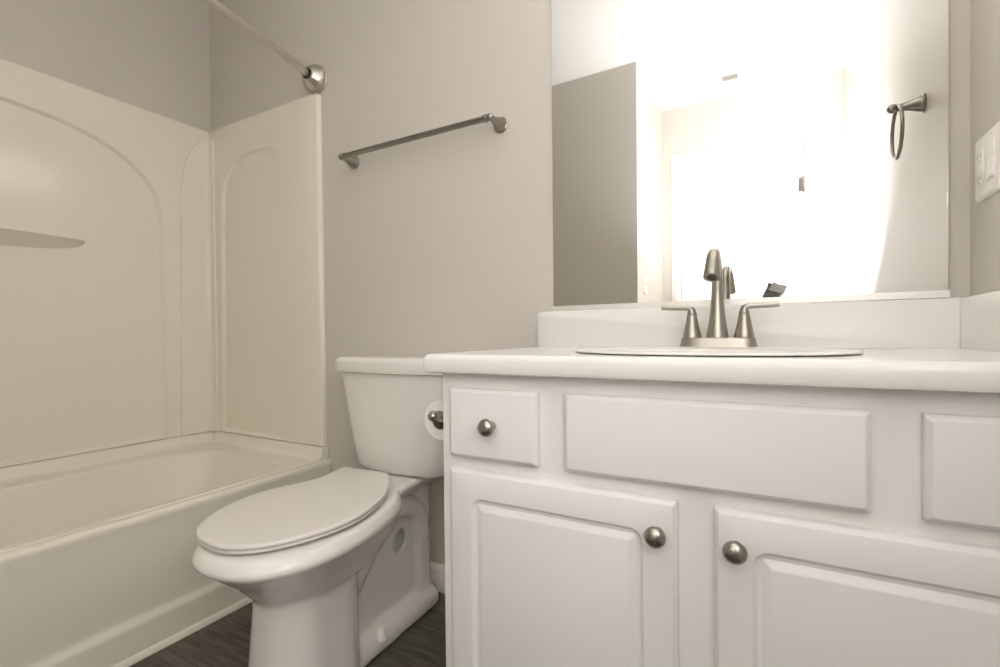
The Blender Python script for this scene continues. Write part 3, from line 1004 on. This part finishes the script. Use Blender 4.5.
# ------------------------------------------------------------------ vanity light above the mirror, just out of the frame, its lamps glow softly
M['glow'] = mat('frosted_lamp_glass', (.9, .88, .82), .4)
_b = M['glow'].node_tree.nodes['Principled BSDF']
_b.inputs['Emission Color'].default_value = (1, .95, .86, 1); _b.inputs['Emission Strength'].default_value = 3.0
vl = thing('vanity_light', 'brushed nickel vanity light with three frosted shades above the mirror', 'wall lamp', (2.11, 0, 2.10))
obj('backplate', box(1.80, 2.42, -.03, -.0005, 2.05, 2.15, bevel=.006), M['nickel'], parent=vl, smooth=40)
for x in (1.88, 2.11, 2.34):
    bm = bmesh.new(); tube(bm, catmull([(x, -.028, 2.10), (x, -.08, 2.105), (x, -.125, 2.09), (x, -.13, 2.05)], 5), .008, 14)
    a_ = obj('arm', bm, M['nickel'], parent=vl)
    bm = bmesh.new(); lathe(bm, [(.012, .05), (.024, .045), (.024, .03), (.02, .02)], (x, -.13, 2.0), (0, 0, 1), 24)
    obj('lamp_socket', bm, M['nickel'], parent=a_)
    bm = bmesh.new(); lathe(bm, [(.022, .03), (.034, .01), (.05, -.04), (.056, -.09), (.058, -.12), (.054, -.12), (.03, -.04), (.016, .02)], (x, -.13, 2.0), (0, 0, 1), 32)
    obj('shade', bm, M['glow'], parent=vl)

# ------------------------------------------------------------------ toilet paper holder on the vanity side
tp = thing('paper_holder', 'brushed nickel paper holder on the left side of the vanity', 'paper holder', (VX0, -.40, .676))
for y in (-.478, -.335):
    bm = bmesh.new()
    lathe(bm, [(.020, 0), (.021, .002), (.021, .005), (.018, .008), (.0125, .018), (.0105, .030), (.0105, .046), (.0075, .049), (.0075, .053)], (VX0 - .0004, y, .676), (-1, 0, 0), 28)
    lathe(bm, [(.0005, -.0115)] + [(.0115 * math.sin(a * PI / 10), -.0115 * math.cos(a * PI / 10)) for a in range(1, 10)] + [(.0005, .0115)], (VX0 - .063, y, .676), (1, 0, 0), 24)
    obj('post', bm, M['nickel_dark'], parent=tp, smooth=45)
bm = bmesh.new(); lathe(bm, [(.0065, 0), (.0065, .128)], (VX0 - .062, -.471, .676), (0, 1, 0), 18)
obj('spindle', bm, M['nickel_dark'], parent=tp)
roll = thing('paper_roll', 'white toilet paper roll hanging on the holder beside the tank', 'toilet paper', (VX0 - .060, -.40, .664))
rc = Vector((VX0 - .062, -.456, .664))
bm = bmesh.new()
n = 40
mt = axis_matrix(rc, (0, 1, 0))
def cr_(r, h): return [mt @ Vector((r * math.cos(2 * PI * i / n), r * math.sin(2 * PI * i / n), h)) for i in range(n)]
vs = loft(bm, [cr_(.0205, 0), cr_(.0415, 0), cr_(.043, .0015), cr_(.043, .1005), cr_(.0415, .102), cr_(.0205, .102)], False, False)
for i in range(n):
    j = (i + 1) % n; bm.faces.new((vs[-1][i], vs[-1][j], vs[0][j], vs[0][i]))
obj('paper', bm, M['paper'], parent=roll, smooth=40)
bm = bmesh.new()
vs = loft(bm, [cr_(.019, -.0004), cr_(.0203, -.0004), cr_(.0203, .1024), cr_(.019, .1024)], False, False)
for i in range(n):
    j = (i + 1) % n; bm.faces.new((vs[-1][i], vs[-1][j], vs[0][j], vs[0][i]))
obj('cardboard_core', bm, M['card'], parent=roll, smooth=40)

# ------------------------------------------------------------------ the photographer's camera on its tripod (its flash shows in the mirror)
H_ = Vector((F_.x, F_.y, 0)).normalized()
body_c = CAM - H_ * .078
body_c.z = CAM.z
pc = thing('photo_camera', 'camera with a grey speckled flash, seen in the mirror above the right faucet handle', 'camera', (body_c.x, body_c.y, CAM.z - .05))
RX = Vector((H_.y, -H_.x, 0))
mtc = Matrix(((RX.x, -H_.x, 0, body_c.x), (RX.y, -H_.y, 0, body_c.y), (0, 0, 1, body_c.z), (0, 0, 0, 1)))   # local: x right, y backwards, z up
bm = bmesh.new()
add_box(bm, -.066, .066, -.020, .020, -.048, .034, bevel=.008, seg=3, mtx=mtc)
add_box(bm, -.032, .032, -.026, .018, .028, .056, bevel=.010, seg=3, mtx=mtc)
add_box(bm, -.066, -.040, -.036, .014, -.046, .030, bevel=.010, seg=3, mtx=mtc)
obj('camera_body', bm, M['camera_black'], parent=pc, smooth=40)
bm = bmesh.new()
lathe(bm, [(.033, 0), (.034, .004), (.034, .022), (.031, .026), (.033, .028), (.033, .046), (.029, .048)], body_c - Vector((0, 0, .004)) + H_ * .018, H_, 32)
ln = obj('lens', bm, M['camera_black'], parent=pc, smooth=40)
bm = bmesh.new()
lathe(bm, [(.026, .0475), (.018, .0487), (.004, .0492)], body_c - Vector((0, 0, .004)) + H_ * .018, H_, 28)
obj('front_glass', bm, M['lens_glass'], parent=ln)
bm = bmesh.new()
add_box(bm, -.052, .024, -.020, .018, .0565, .150, bevel=.006, seg=3, mtx=mtc)
obj('flash_body', bm, M['camera_black'], parent=pc, smooth=40)
fh = Vector((2.222, -1.352, 1.036))
FD = FLASH_DIR
fx_ = Vector((1, .0, 0)); fx_ = (fx_ - FD * fx_.dot(FD)).normalized(); fy_ = FD.cross(fx_)
mth = Matrix(((fx_.x, fy_.x, FD.x, fh.x), (fx_.y, fy_.y, FD.y, fh.y), (fx_.z, fy_.z, FD.z, fh.z), (0, 0, 0, 1)))
bm = bmesh.new()
rings = [[mth @ Vector((x, y, z)) for x, y in rrect(-a, a, -b, b, .007, 4)] for a, b, z in ((.030, .020, -.052), (.033, .022, -.048), (.034, .023, .0), (.037, .026, .018), (.038, .027, .024))]
loft(bm, rings)
fhd = obj('flash_head', bm, M['speckle'], parent=pc, smooth=40, label='grey speckled flash head')
bm = bmesh.new()
add_box(bm, -.030, .034, -.0015, .0015, -.012, .036, bevel=.001, seg=1, mtx=mth @ Matrix.Translation((.012, .030, -.004)))
obj('bounce_card', bm, M['flash_grey'], parent=fhd, smooth=0)
bm = bmesh.new()
add_box(bm, -.034, .034, -.023, .023, .0245, .0262, mtx=mth)
obj('flash_window', bm, M['plastic'], parent=fhd, smooth=0)
fl_o.location = fh + FD * .0285
# tripod
tri = thing('tripod', 'black tripod under the photographer\'s camera, hidden in the mirror behind the counter', 'tripod', (body_c.x, body_c.y, 0))
bm = bmesh.new()
lathe(bm, [(.018, 0), (.03, .004), (.03, .010), (.02, .014), (.024, .03), (.024, .05), (.02, .06), (.032, .064), (.032, .0715)], (body_c.x, body_c.y, CAM.z - .048 - .0725), (0, 0, 1), 24)
obj('head', bm, M['camera_black'], parent=tri)
zt_ = CAM.z - .048 - .073
bm = bmesh.new(); lathe(bm, [(.03, -.05), (.034, -.04), (.034, -.01), (.013, 0)], (body_c.x, body_c.y, zt_), (0, 0, 1), 24)
lathe(bm, [(.012, -.30), (.012, -.04)], (body_c.x, body_c.y, zt_), (0, 0, 1), 16)
obj('centre_column', bm, M['camera_black'], parent=tri)
for a0, rr_ in ((90, .30), (-30, .27), (210, .33)):
    d_ = Vector((math.cos(rad(a0 + 25)), math.sin(rad(a0 + 25)), 0))
    p0 = Vector((body_c.x, body_c.y, zt_ - .025)) + d_ * .03
    p1 = Vector((body_c.x, body_c.y, .012)) + d_ * rr_
    bm = bmesh.new()
    pm = p0 + (p1 - p0) * .5
    tube(bm, [p0, pm, pm + (p1 - p0) * .01, p1], [.013, .013, .009, .009], 14)
    lg = obj('leg', bm, M['camera_black'], parent=tri)
    bm = bmesh.new(); lathe(bm, [(.009, -.011), (.013, -.010), (.013, .004), (.009, .008)], p1, (0, 0, 1), 16)
    obj('rubber_foot', bm, M['black'], parent=lg)
